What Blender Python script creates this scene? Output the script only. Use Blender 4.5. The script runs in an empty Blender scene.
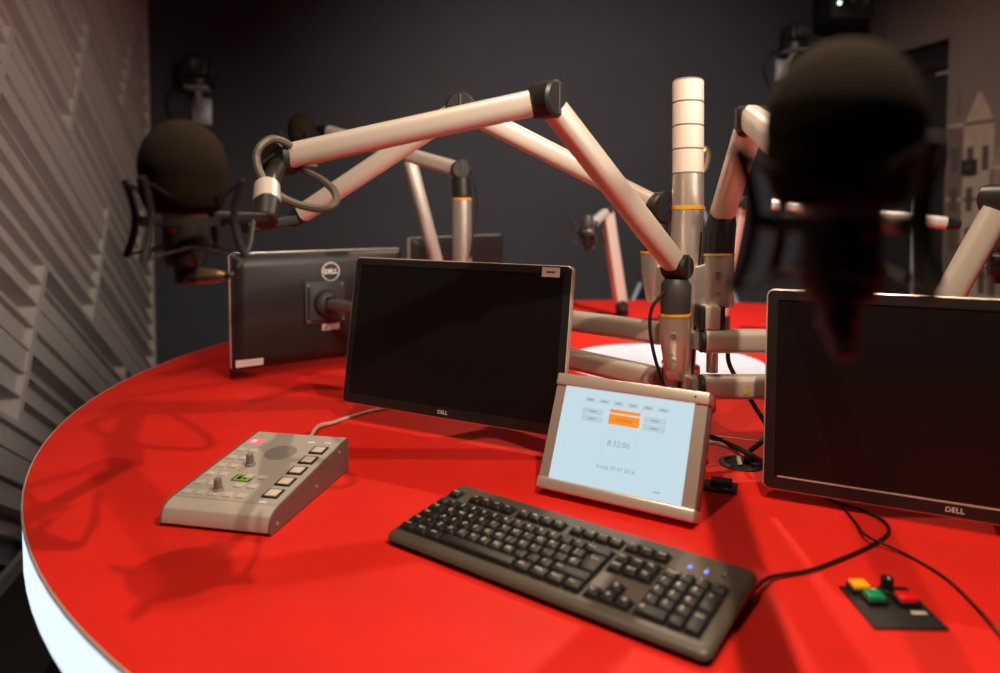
import bpy, bmesh, math, random
from mathutils import Vector, Matrix
random.seed(7)
SC = bpy.context.scene
COL = SC.collection
V = Vector

# ------------------------------------------------------------------ camera
PITCH = 0.0498; FPX = 700.0; CY = 248.16; TZ = 0.75; CAMZ = TZ + 0.4528
cd = bpy.data.cameras.new('camera'); cam = bpy.data.objects.new('camera', cd); COL.objects.link(cam)
cam.location = (0, 0, CAMZ); cam.rotation_euler = (math.pi/2 - PITCH, 0, 0)
cd.sensor_width = 36.0; cd.lens = 36.0*FPX/1000.0; cd.shift_y = (CY - 336.5)/1000.0
cd.clip_start = 0.02
cd.dof.use_dof = True; cd.dof.focus_distance = 1.27; cd.dof.aperture_fstop = 2.0
SC.camera = cam
# ------------------------------------------------------------------ world, light, exposure
w = bpy.data.worlds.new('world'); SC.world = w; w.use_nodes = True
w.node_tree.nodes['Background'].inputs[0].default_value = (1, .85, .75, 1)
w.node_tree.nodes['Background'].inputs[1].default_value = 0.02
SC.view_settings.view_transform = 'Standard'; SC.view_settings.look = 'None'
SC.view_settings.exposure = 0.0; SC.view_settings.gamma = 1.0; SC.view_settings.use_curve_mapping = False
def spot(name, loc, target, watts, size, deg, col=(1, .77, .55), blend=.6):
    l = bpy.data.lights.new(name, 'SPOT'); l.energy = watts; l.color = col; l.shadow_soft_size = size
    l.spot_size = math.radians(deg); l.spot_blend = blend
    o = bpy.data.objects.new(name, l); COL.objects.link(o); o.location = loc
    o.rotation_euler = (V(target) - V(loc)).to_track_quat('-Z', 'Y').to_euler()
spot('key_or_fill_spot', (.30, .50, 2.0), (.1, 1.15, .75), 46, .012, 108)
spot('key_or_fill_spot', (-.22, .60, 2.9), (.2, 1.5, .75), 60, .018, 85)
spot('key_or_fill_spot', (.55, 2.75, 2.9), (.5, 1.4, .75), 85, .022, 72)
spot('key_or_fill_spot', (.9, 1.3, 2.9), (.9, 5.0, .5), 430, .05, 90, (1, .88, .78), 1.)
spot('key_or_fill_spot', (1.14, 1.2, 2.66), (-1.9, 2.9, .8), 45, .25, 66, (1, .86, .74), 1.)  # unseen fill lamp, added to light the slatted left wall
spot('wall_fill', (.95, .45, 1.95), (-1.85, 3.0, 1.1), 200, .40, 42, (1, .88, .76), 1.)  # added fill hung in mid-room, softens the dark wells between the slats
spot('key_or_fill_spot', (1.0, 3.0, 2.9), (3.3, 4.2, .9), 110, .05, 90, (1, .80, .62), 1.)  # extra unseen lamp put in to brighten the right wall and mural

# ------------------------------------------------------------------ helpers
_f = V((0, math.cos(PITCH), -math.sin(PITCH))); _u = V((0, math.sin(PITCH), math.cos(PITCH))); _r = V((1, 0, 0))
def P(u, v, d):
    """a surveyed point: where the sight line u, v is at distance d"""
    return V((0, 0, CAMZ)) + d*(_f + (u-500)/FPX*_r - (v-CY)/FPX*_u)
def OT(u, v, z=TZ):
    """the point of the table plane on sight line u, v"""
    d = _f + (u-500)/FPX*_r - (v-CY)/FPX*_u
    return V((0, 0, CAMZ)) + d*((z-CAMZ)/d.z)

MATS = {}
def mat(name, col, rough=.5, metal=0., noise=0., nscale=40., emit=None, estr=0., bump=0., bscale=200., coat=0., spec=.5):
    if name in MATS: return MATS[name]
    m = bpy.data.materials.new(name); m.use_nodes = True; nt = m.node_tree; b = nt.nodes['Principled BSDF']
    b.inputs['Base Color'].default_value = (*col, 1); b.inputs['Roughness'].default_value = rough
    b.inputs['Metallic'].default_value = metal; b.inputs['Coat Weight'].default_value = coat
    b.inputs['Specular IOR Level'].default_value = spec
    tc = nt.nodes.new('ShaderNodeTexCoord')
    if noise > 0:
        n = nt.nodes.new('ShaderNodeTexNoise'); n.inputs['Scale'].default_value = nscale; n.inputs['Detail'].default_value = 4
        r = nt.nodes.new('ShaderNodeValToRGB')
        r.color_ramp.elements[0].position = .3; r.color_ramp.elements[1].position = .7
        r.color_ramp.elements[0].color = (*[c*(1-noise) for c in col], 1)
        r.color_ramp.elements[1].color = (*[min(1, c*(1+noise)) for c in col], 1)
        nt.links.new(tc.outputs['Object'], n.inputs['Vector']); nt.links.new(n.outputs[0], r.inputs[0])
        nt.links.new(r.outputs[0], b.inputs['Base Color'])
    if bump > 0:
        n = nt.nodes.new('ShaderNodeTexNoise'); n.inputs['Scale'].default_value = bscale; n.inputs['Detail'].default_value = 3
        bp = nt.nodes.new('ShaderNodeBump'); bp.inputs['Strength'].default_value = bump; bp.inputs['Distance'].default_value = .002
        nt.links.new(tc.outputs['Object'], n.inputs['Vector']); nt.links.new(n.outputs[0], bp.inputs['Height'])
        nt.links.new(bp.outputs[0], b.inputs['Normal'])
    if emit:
        b.inputs['Emission Color'].default_value = (*emit, 1); b.inputs['Emission Strength'].default_value = estr
    MATS[name] = m; return m

RED = mat('red_linoleum', (.80, .022, .013), .55, noise=.06, nscale=9, bump=.05, bscale=300, spec=.25)
EDGE = mat('pale_edge', (.55, .48, .42), .45)
GLOW = mat('glowing_acrylic', (.8, .85, .9), .4, emit=(.66, .78, 1.0), estr=1.25)
GLOWTOP = mat('glowing_inlay', (.8, .82, .85), .35, emit=(.70, .78, 1.0), estr=.35)
ALU = mat('brushed_aluminium', (.74, .67, .61), .36, metal=.75, noise=.03, nscale=60)
SILVER = mat('silver_enamel', (.75, .67, .59), .33, metal=.35)
PALE = mat('pale_plastic', (.80, .71, .63), .4)
BLACK = mat('black_plastic', (.018, .017, .017), .42)
BLACKM = mat('matt_black', (.012, .011, .011), .65)
DGREY = mat('dark_grey_plastic', (.045, .043, .042), .5)
YEL = mat('yellow_ring', (.85, .42, .02), .4)
FOAM = mat('brown_black_foam', (.021, .015, .010), .95, bump=.8, bscale=900, noise=.25, nscale=500, spec=.1)
SCREEN = mat('black_screen', (.006, .006, .007), .38, spec=.35)
BEZEL = mat('bezel_black', (.014, .013, .013), .45)
BACKP = mat('monitor_back', (.015, .0125, .0115), .42, bump=.15, bscale=500)
STICK = mat('sticker', (.72, .62, .58), .6)
WHITE = mat('white_print', (.88, .86, .84), .6)
RUBBER = mat('rubber_cable', (.012, .011, .012), .5)
GREYC = mat('pale_cable', (.62, .57, .50), .5)
KBODY = mat('keyboard_plastic', (.095, .080, .062), .42, noise=.05, nscale=50)
KEYM = mat('keycap', (.014, .0135, .013), .5)
LEGEND = mat('key_legend', (.80, .72, .60), .6)
BOX = mat('light_grey_enamel', (.56, .52, .48), .42, noise=.02, nscale=80)
WALLB = mat('slate_wall_paint', (.040, .040, .048), .75, noise=.06, nscale=3, bump=.05)
WALLR = mat('warm_wall_paint', (.16, .125, .11), .8, noise=.05, nscale=3)
DIFF = mat('diffuser_board', (.46, .405, .365), .65, noise=.05, nscale=20)
CARPET = mat('dark_carpet', (.032, .026, .024), .95, noise=.4, nscale=160, bump=.6, bscale=400)
CEIL = mat('ceiling_paint', (.10, .09, .09), .9)
DOORM = mat('dark_door', (.020, .017, .019), .5)

class MB:
    def __init__(s): s.bm = bmesh.new(); s.mats = []; s.mi = 0
    def m(s, mt):
        if mt not in s.mats: s.mats.append(mt)
        s.mi = s.mats.index(mt); return s
    def face(s, vs):
        try: f = s.bm.faces.new(vs)
        except ValueError: return
        f.material_index = s.mi; f.smooth = True
    def loft(s, rings, close=True, cap=True):
        R = [[s.bm.verts.new(p) for p in r] for r in rings]; n = len(R[0])
        for a, b in zip(R, R[1:]):
            for i in range(n if close else n-1): s.face([a[i], a[(i+1) % n], b[(i+1) % n], b[i]])
        if cap and close: s.face(R[0][::-1]); s.face(R[-1])
        return s
    def box(s, M, x0, x1, y0, y1, z0, z1, bev=0., seg=2):
        vs = [s.bm.verts.new(M @ V((x, y, z))) for x in (x0, x1) for y in (y0, y1) for z in (z0, z1)]
        fs = []
        for q in ((0,1,3,2),(4,6,7,5),(0,4,5,1),(2,3,7,6),(0,2,6,4),(1,5,7,3)):
            f = s.bm.faces.new([vs[i] for i in q]); f.material_index = s.mi; f.smooth = True; fs.append(f)
        if bev > 0:
            es = list({e for f in fs for e in f.edges})
            bmesh.ops.bevel(s.bm, geom=es, offset=bev, segments=seg, affect='EDGES', profile=.5, material=-1)
        return s
    def lathe(s, M, prof, seg=32, cap=True):
        rings = []
        for r, z in prof:
            rings.append([M @ V((r*math.cos(2*math.pi*i/seg), r*math.sin(2*math.pi*i/seg), z)) for i in range(seg)])
        return s.loft(rings, True, cap)
    def ring(s, M, R, r, seg=40, k=8):
        rings = [[M @ V(((R+r*math.cos(2*math.pi*j/k))*math.cos(2*math.pi*i/seg), (R+r*math.cos(2*math.pi*j/k))*math.sin(2*math.pi*i/seg), r*math.sin(2*math.pi*j/k))) for j in range(k)] for i in range(seg+1)]
        return s.loft(rings, True, False)
    def cyl(s, a, b, r, r2=None, seg=28, bev=0.):
        a, b = V(a), V(b); r2 = r if r2 is None else r2; L = (b-a).length; M = frame(a, b-a)
        if bev: return s.lathe(M, [(r-bev, 0), (r, bev), (r2, L-bev), (r2-bev, L)], seg)
        return s.lathe(M, [(r, 0), (r2, L)], seg)
    def tube(s, pts, r, k=8, n=8, smooth=True):
        pts = [V(p) for p in pts]
        if smooth and len(pts) > 2: pts = spline(pts, n)
        rings = []; up = None
        for i, p in enumerate(pts):
            t = (pts[min(i+1, len(pts)-1)] - pts[max(i-1, 0)]).normalized()
            if up is None: up = t.orthogonal().normalized()
            up = (up - t*up.dot(t)).normalized(); sd = t.cross(up)
            rings.append([p + r*(math.cos(2*math.pi*j/k)*up + math.sin(2*math.pi*j/k)*sd) for j in range(k)])
        return s.loft(rings)
    def bar(s, a, b, w, h, rad=.008, up=(0, 0, 1), w2=None, h2=None):
        a, b = V(a), V(b); M = frame2(a, b-a, up); L = (b-a).length
        def sec(w, h, x):
            o = []
            for cx, cz, a0 in ((w/2-rad, h/2-rad, 0), (-w/2+rad, h/2-rad, 90), (-w/2+rad, -h/2+rad, 180), (w/2-rad, -h/2+rad, 270)):
                for q in range(5):
                    t = math.radians(a0+q*22.5); o.append(M @ V((x, cx+rad*math.cos(t), cz+rad*math.sin(t))))
            return o
        return s.loft([sec(w, h, 0), sec(w2 or w, h2 or h, L)])
    def prism(s, M, poly, y0, y1):
        """poly of (x, z), extruded along local y"""
        return s.loft([[M @ V((x, y0, z)) for x, z in poly], [M @ V((x, y1, z)) for x, z in poly]])
    def poly(s, pts): s.face([s.bm.verts.new(p) for p in pts]); return s
    def text(s, M, body, size, align='CENTER', ext=0.0002, bold=0.):
        c = bpy.data.curves.new('t', 'FONT'); c.body = body; c.size = size; c.align_x = align; c.align_y = 'CENTER'; c.extrude = ext; c.resolution_u = 2; c.offset = bold
        o = bpy.data.objects.new('t', c); COL.objects.link(o)
        dg = bpy.context.evaluated_depsgraph_get(); me = bpy.data.meshes.new_from_object(o.evaluated_get(dg))
        n0 = len(s.bm.verts); vs = [s.bm.verts.new(M @ v.co) for v in me.vertices]
        for f in me.polygons:
            try: g = s.bm.faces.new([vs[i] for i in f.vertices]); g.material_index = s.mi
            except ValueError: pass
        bpy.data.objects.remove(o); bpy.data.curves.remove(c); bpy.data.meshes.remove(me); return s

def frame(o, z):
    z = V(z).normalized(); x = z.orthogonal().normalized(); y = z.cross(x)
    M = Matrix((x, y, z)).transposed().to_4x4(); M.translation = o; return M
def frame2(o, x, up=(0, 0, 1)):
    x = V(x).normalized(); u = V(up); y = u.cross(x)
    if y.length < 1e-4: y = V((0, 1, 0)).cross(x)
    y.normalize(); z = x.cross(y)
    M = Matrix((x, y, z)).transposed().to_4x4(); M.translation = o; return M
def yawm(loc, deg): return Matrix.Translation(V(loc)) @ Matrix.Rotation(math.radians(deg), 4, 'Z')
def spline(p, n):
    o = []; p = [2*p[0]-p[1]] + p + [2*p[-1]-p[-2]]
    for i in range(1, len(p)-2):
        a, b, c, d = p[i-1:i+3]
        for k in range(n):
            t = k/n; o.append(.5*((2*b)+(c-a)*t+(2*a-5*b+4*c-d)*t*t+(3*b-a-3*c+d)*t**3))
    o.append(p[-2]); return o

WL = {}
def obj(name, mb, parent=None, sharp=38, origin=None, label=None):
    me = bpy.data.meshes.new(name)
    bmesh.ops.remove_doubles(mb.bm, verts=mb.bm.verts, dist=1e-6)
    bmesh.ops.recalc_face_normals(mb.bm, faces=mb.bm.faces)
    cs = [v.co for v in mb.bm.verts]
    c = V(origin) if origin is not None else V([(min(q[i] for q in cs)+max(q[i] for q in cs))/2 for i in range(3)])
    bmesh.ops.translate(mb.bm, verts=mb.bm.verts, vec=-c)
    mb.bm.to_mesh(me); mb.bm.free()
    for m_ in mb.mats: me.materials.append(m_)
    me.set_sharp_from_angle(angle=math.radians(sharp))
    o = bpy.data.objects.new(name, me); COL.objects.link(o); WL[o.name] = c
    if parent: o.parent = parent; o.location = c - WL[parent.name]
    else: o.location = c
    if label: o['label'] = label
    return o
def tag(o, label, cat, group=None):
    o['label'] = label; o['category'] = cat
    if group: o['group'] = group
    return o
def thing(name, label, cat, loc, group=None):
    o = bpy.data.objects.new(name, None); o.empty_display_size = .05; COL.objects.link(o); o.location = loc; WL[o.name] = V(loc)
    return tag(o, label, cat, group)
def struct(name, mb, parent=None):
    o = obj(name, mb, parent)
    if not parent: o['kind'] = 'structure'
    return o
I4 = Matrix.Identity(4)

# ------------------------------------------------------------------ the room (turned 14.4 degrees)
YAW = math.radians(14.4)
E1 = V((math.cos(YAW), math.sin(YAW), 0)); E2 = V((math.sin(YAW), -math.cos(YAW), 0))
CORN = V((-2.15, 4.328, 0)); WID = 5.22; LEN = 7.0; HT = 3.1
RM = Matrix((E1, -E2, V((0, 0, 1)))).transposed().to_4x4(); RM.translation = CORN    # local x along back wall, y away from viewer
struct('floor', MB().m(CARPET).box(RM, -.3, WID+.3, -LEN-.2, .3, -.1, 0))
struct('ceiling', MB().m(CEIL).box(RM, -.3, WID+.3, -LEN-.2, .3, HT, HT+.1))
struct('wall_back', MB().m(WALLB).box(RM, -.3, WID+.3, 0, .15, 0, HT))
struct('wall_front', MB().m(WALLB).box(RM, -.3, WID+.3, -LEN-.15, -LEN, 0, HT))
wr = MB().m(WALLR)
DS0, DS1, DH = .03, .762, 2.41                # the doorway in the right wall, from the corner
wr.box(RM, WID, WID+.15, -DS0, 0, 0, HT); wr.box(RM, WID, WID+.15, -LEN, -DS1, 0, HT); wr.box(RM, WID, WID+.15, -DS1, -DS0, DH, HT)
struct('wall_right', wr)
d1 = MB().m(DOORM).box(RM, WID+.07, WID+.11, -DS1, -DS0, 0, DH-.18)
d1.m(BLACKM).box(RM, WID+.04, WID+.14, -DS1, -DS0, DH-.18, DH-.10)
d1.m(mat('dark_glass', (.02, .018, .02), .3)).box(RM, WID+.08, WID+.1, -DS1, -DS0, DH-.10, DH)
door = struct('door_1', d1)
obj('door_edge', MB().m(mat('edge_alu', (.75, .74, .75), .35, metal=.3)).box(RM, WID+.045, WID+.07, -.462, -.448, .05, 2.05), door)
obj('door_closer', MB().m(mat('closer_alu', (.5, .5, .5), .35, metal=.5)).box(RM, WID+.03, WID+.07, -DS1+.01, -DS1+.13, DH-.235, DH-.215, .004), door)

# left wall: slatted diffuser boards in courses tilted by 30 degrees
wl = MB().m(DIFF)
c30, s30 = math.cos(math.pi/6), .5
def LW(a, b, dep):
    s = -c30*a - s30*b; z = -s30*a + c30*b
    q = CORN + E2*s - E1*dep; q.z = z; return q
def lbox(a0, a1, b0, b1, d0, d1):
    vs = [wl.bm.verts.new(LW(a, b, d)) for a in (a0, a1) for b in (b0, b1) for d in (d0, d1)]
    for q in ((0,1,3,2),(4,6,7,5),(0,4,5,1),(2,3,7,6),(0,2,6,4),(1,5,7,3)):
        f = wl.bm.faces.new([vs[i] for i in q]); f.material_index = 0
SEQ = (.006, .018, .050, .028, .028, .050, .018)
for row in range(-6, 6):
    b0 = row*.605 + .005
    off = -2.0 if row % 2 else -1.385
    for k in range(-5, 6):
        a0 = off + 1.23*k; sm = -c30*(a0+.6) - s30*(b0+.3); zm = -s30*(a0+.6) + c30*(b0+.3)
        if sm < -.8 or sm > 4.2 or zm < -.8 or zm > HT+.8: continue
        lbox(a0, a0+.016, b0, b0+.6, 0, .13); lbox(a0+1.21, a0+1.226, b0, b0+.6, 0, .13)
        wd = .6/7
        for i in range(7):
            lbox(a0+.016, a0+1.21, b0+i*wd, b0+i*wd+.009, 0.0, .13)
            dep = SEQ[(i + 3*(row % 2) + 2*(k % 2)) % 7]*(1.3 if row < 0 else 1.)
            lbox(a0+.016, a0+1.21, b0+i*wd+.009, b0+(i+1)*wd, dep, .13)
        lbox(a0+.016, a0+1.21, b0+.596, b0+.605, 0, .13)
for co, no in ((CORN, -E2), (V((0, 0, 0)), V((0, 0, -1))), (V((0, 0, HT)), V((0, 0, 1))), (CORN+E2*3.9, E2)):
    g = wl.bm.verts[:] + wl.bm.edges[:] + wl.bm.faces[:]
    bmesh.ops.bisect_plane(wl.bm, geom=g, plane_co=co, plane_no=no, clear_outer=True, dist=1e-6)
wl.box(RM, -.3, -.12, -LEN, 0, 0, HT)
wl.box(RM, -.13, 0, -LEN, -3.9, 0, HT)
o = struct('wall_left', wl)
for p in o.data.polygons: p.use_smooth = False
struct('trim_1', MB().m(DIFF).box(RM, -.12, .006, -.03, 0, 0, HT))
struct('baseboard_left', MB().m(DIFF).box(RM, 0, .02, -3.9, -.03, 0, .05))

# ------------------------------------------------------------------ the round desk
TC = V((.6305, 1.9866, 0)); TR = 1.655
MT = Matrix.Translation(TC)
desk = thing('round_desk', 'large round desk with a red top and a glowing white rim', 'desk', TC)
obj('tabletop', MB().m(RED).lathe(MT, [(TR-.003, TZ-.004), (TR-.003, TZ-.001), (TR-.0035, TZ), (.3, TZ)], 160), desk)
eg = MB().m(EDGE)
eg.loft([[MT @ V((r*math.cos(2*math.pi*i/160), r*math.sin(2*math.pi*i/160), z)) for r, z in ((TR-.003, TZ-.004), (TR, TZ-.004), (TR, TZ-.001), (TR-.001, TZ), (TR-.003, TZ))] for i in range(161)], True, False)
obj('edge_trim', eg, desk)
obj('light_panel', MB().m(GLOW).lathe(MT, [(TR-.001, TZ-.004), (TR-.001, TZ-.080), (TR-.03, TZ-.084), (TR-.03, TZ-.004)], 160, False), desk)
obj('pedestal', MB().m(mat('dark_laminate', (.03, .026, .025), .5)).lathe(MT, [(.95, 0), (.95, .08), (1.0, .1), (1.35, TZ-.10), (TR-.035, TZ-.088), (TR-.035, TZ-.005)], 120), desk)
LC = V((.495, 2.105, TZ))
obj('light_inlay', MB().m(GLOWTOP).lathe(Matrix.Translation(LC), [(.30, 0), (.30, .0015), (.297, .002), (.001, .002)], 80), desk)
obj('seam_strip', MB().m(PALE).bar((.25, 1.478, TZ+.0008), (.75, 1.275, TZ+.0008), .004, .0012, .0004), desk)

# ------------------------------------------------------------------ centre mast with signal light
pt, pb = P(688, 210, 1.30), P(683, 300, 1.30)
ax = (pt-pb).normalized()
foot = pt + ax*((TZ-pt.z)/ax.z)
PR = .0287
mast = thing('mounting_mast', 'thick grooved aluminium mast standing behind the tilted touch screen', 'mast', foot)
mb = MB().m(ALU).cyl(foot, pt, PR, seg=40)
mb.m(BLACKM)
for an in (-150, -100, -50, 40, 100, 160):
    q = V((math.cos(math.radians(an)), math.sin(math.radians(an)), 0))*PR*.985
    mb.bar(foot+q+V((0, 0, .03)), pt+q-V((0, 0, .04 if an > -120 else .22)), .006, .004, .001, up=(q.x, q.y, 0))
obj('pole', mb, mast)
obj('base_plate', MB().m(ALU).cyl(foot, foot+V((0, 0, .012)), .06, seg=40, bev=.002), mast)
sl = thing('signal_light', 'pale four-segment signal light on top of the aluminium mast', 'signal light', pt)
up1 = P(688, 80, 1.30); la = (up1-pt); 
def on(t): return pt + la*t
obj('collar', MB().m(YEL).cyl(on(-.0), on(.03), PR+.001, seg=40), sl, label='thin yellow ring')
obj('base', MB().m(ALU).cyl(on(.03), on(.27), PR, seg=40), sl)
bounds = [.27, .455, .635, .815, .985]
for a, b in zip(bounds, bounds[1:]):
    obj('lens', MB().m(PALE).cyl(on(a+.012), on(b), PR, seg=40, bev=.0008), sl)
    obj('spacer', MB().m(mat('grey_plastic', (.22, .2, .19), .5)).cyl(on(a), on(a+.012), PR-.001, seg=40), sl)
obj('top_cap', MB().m(mat('grey_plastic', (.22, .2, .19), .5)).cyl(on(.985), on(1.0), PR, PR-.003, seg=40), sl)

# ------------------------------------------------------------------ microphone boom arms
def knob(M_o, axis, r, t, name, parent, slot=(0, 0, 1)):
    a = V(axis).normalized(); c = V(M_o)
    mb = MB().m(BLACK).cyl(c-a*t/2, c+a*t/2, r, seg=36, bev=min(.004, t*.2))
    o = obj(name, mb, parent)
    for sg in (-1, 1):
        if a.y*sg < .2: obj('slot', MB().m(DGREY).bar(c+a*sg*(t/2+.0005)-V(slot)*r*.8, c+a*sg*(t/2+.0005)+V(slot)*r*.8, .005, .004, .001, up=a), o)
    return o
def sleeve(parent, top, bottom, r, tip=.72, screws=True, bracket=None):
    """clamp shell that tapers downwards, with the yellow ring on top"""
    t, b = V(top), V(bottom); L = (t-b).length
    M = frame(b, t-b)
    o = obj('clamp_sleeve', MB().m(ALU).lathe(M, [(r*.5, 0), (r*tip, 0), (r*tip*1.05, L*.05), (r*.93, L*.42), (r, L*.6), (r, L)], 36), parent)
    if screws:
        for h in (.28, .68):
            s = MB().m(mat('screw_steel', (.6, .58, .56), .3, metal=.9)); q = b.lerp(t, h) + V((-.38, -1, 0)).normalized()*r*(.80 if h < .5 else .97)
            s.cyl(q, q+V((-.38, -1, 0)).normalized()*.004, .0055, seg=16, bev=.001)
            obj('screw', s, o)
    obj('yellow_ring', MB().m(YEL).cyl(t, t+(t-b).normalized()*.0045, r+.0012, seg=36), parent, label='thin yellow ring')
def beam(name, parent, a, b, w=.040, h=.040, m=SILVER, up=(0, 0, 1), rad=.0145):
    return obj(name, MB().m(m).bar(a, b, w, h, rad, up), parent)
def side_axis(a, b):
    d = V(b)-V(a); return V((d.y, -d.x, 0)).normalized()

ML = P(183, 168, .80)       # left microphone, centre of its foam
# --- arm A, nearest, holding the left microphone
A0, A1, A2 = P(677, 267, 1.235), P(547, 100, 1.08), P(285, 157, 1.12)
a_ring, a_bot = P(675, 316, 1.235), P(676, 370, 1.235)
arm = thing('microphone_boom', 'silver boom arm folded at a raised black elbow, nearest the mast front', 'boom arm', a_bot, 'microphone boom arms')
sleeve(arm, a_ring, a_bot, .0272)
obj('bracket', MB().m(ALU).bar(P(672, 350, 1.245), foot.lerp(pt, .35), .03, .06, .004), arm)
obj('collar', MB().m(DGREY).lathe(frame(a_ring, A0-a_ring), [(.0255, .004), (.0262, .03), (.0265, .055), (.020, .065)], 32), arm)
sa = side_axis(A0, A1)
def from_to(a, b, ta, tb):
    d = (V(b)-V(a)).normalized(); return V(a)+d*ta, V(b)-d*tb
beam('lower_beam', arm, *from_to(A0, A1, .012, .02), w=.040, h=.040)
knob(A0, (.72, -.69, 0), .0225, .046, 'base_knob', arm)
knob(A1, (.74, -.67, 0), .029, .046, 'elbow_knob', arm)
beam('upper_beam', arm, *from_to(A1, A2, .025, .0), w=.040, h=.040)
knob(A2+(A2-A1).normalized()*.008, (-.35, -.93, 0), .0285, .046, 'end_knob', arm, slot=(.8, 0, .6))
obj('swivel', MB().m(SILVER).cyl(P(267, 187, 1.03), P(267, 204, 1.0), .0185, .0195), arm)
obj('swivel_joint', MB().m(BLACK).cyl(P(278, 165, 1.10), P(267, 188, 1.03), .013, .015, bev=.003).cyl(P(267, 204, 1.0), P(265, 222, .97), .02, .017, bev=.003), arm)
obj('mount_bar', MB().m(BLACK).bar(P(264, 218, .97), P(207, 217, .82), .016, .014, .003), arm)
loop = [P(u_, v_, d_) for u_, v_, d_ in ((296, 152, 1.12), (286, 143, 1.09), (272, 139, 1.06), (260, 147, 1.045), (256.5, 160, 1.04), (263, 179, 1.03), (280, 196, 1.02), (303, 206, 1.02), (324, 208.5, 1.02), (335.5, 202, 1.03), (334, 191, 1.05), (322, 180, 1.08), (305, 171, 1.12), (296, 166, 1.15))]
obj('cable_loop', MB().m(mat('olive_cable', (.10, .085, .065), .5)).tube(loop, .006), arm, label='dark cable hanging in a loop')
# wire from the collar of arm A down behind the screen
obj('arm_wire', MB().m(RUBBER).tube([P(664, 292, 1.2), P(652, 308, 1.2), P(650, 330, 1.2), P(655, 358, 1.21), P(664, 388, 1.22), P(668, 420, 1.24)], .003), arm)

# --- arm B, second, behind arm A
B0, B1, B2 = P(656, 206, 1.42), P(461, 108, 1.42), P(303, 213, 1.55)
b_ring, b_bot = P(655, 253, 1.40), P(657, 302, 1.40)
arm = thing('microphone_boom', 'silver boom arm crossing behind the nearest boom, lower end black-capped', 'boom arm', b_bot, 'microphone boom arms')
sleeve(arm, b_ring, b_bot, .0285, screws=False)
obj('bracket', MB().m(ALU).bar(b_bot.lerp(b_ring, .4), P(683, 280, 1.31), .03, .06, .004), arm)
obj('collar', MB().m(DGREY).cyl(b_ring+V((0, 0, .004)), B0-V((0, 0, .015)), .026, .026, bev=.003), arm)
sb = side_axis(B0, B1)
beam('lower_beam', arm, *from_to(B0, B1, .0, .02), w=.042, h=.042)
knob(B0+V((.005, -.01, -.004)), (.35, -.94, 0), .032, .052, 'base_knob', arm, slot=(.5, 0, .85))
knob(B1, sb, .030, .044, 'elbow_knob', arm)
beam('upper_beam', arm, *from_to(B1, B2, .025, .0), w=.040, h=.040)
obj('end_cap', MB().m(BLACK).bar(B2, B2+(B2-B1).normalized()*.035, .041, .041, .012, w2=.032, h2=.032), arm)
obj('mount_bar', MB().m(BLACKM).bar(P(297, 219, 1.55), P(245, 228, 1.45), .03, .022, .006), arm)

# --- arm C, right of the mast, holding the big right microphone
C0, C1 = P(722, 214, 1.26), P(752, 119, 1.06)
MR = P(843, 126, .44)
C2 = P(838, 190, .56)
c_ring, c_bot = P(719, 256, 1.27), P(719, 307, 1.27)
arm = thing('microphone_boom', 'silver boom arm rising right of the mast towards the large nearest microphone', 'boom arm', c_bot, 'microphone boom arms')
sleeve(arm, c_ring, c_bot, .0265, tip=.93)
obj('bracket', MB().m(ALU).bar(c_bot.lerp(c_ring, .45), foot.lerp(pt, .66), .03, .085, .004), arm)
obj('collar', MB().m(BLACK).lathe(frame(c_ring, C0-c_ring), [(.0262, .004), (.0262, .06), (.0235, .074), (.016, .08)], 32), arm)
sc_ = side_axis(C0, C1)
beam('lower_beam', arm, *from_to(C0, C1, -.004, .02), w=.040, h=.042)
knob(C1, sc_, .0195, .046, 'elbow_knob', arm)
beam('upper_beam', arm, *from_to(C1, C2, -.01, .0), w=.036, h=.040)
obj('end_cap', MB().m(BLACK).bar(C2, C2+(C2-C1).normalized()*.03, .037, .041, .012, w2=.028, h2=.028), arm)
obj('mount_bar', MB().m(BLACK).bar(P(838, 196, .545), P(843, 218, .48), .018, .014, .003), arm)

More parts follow.
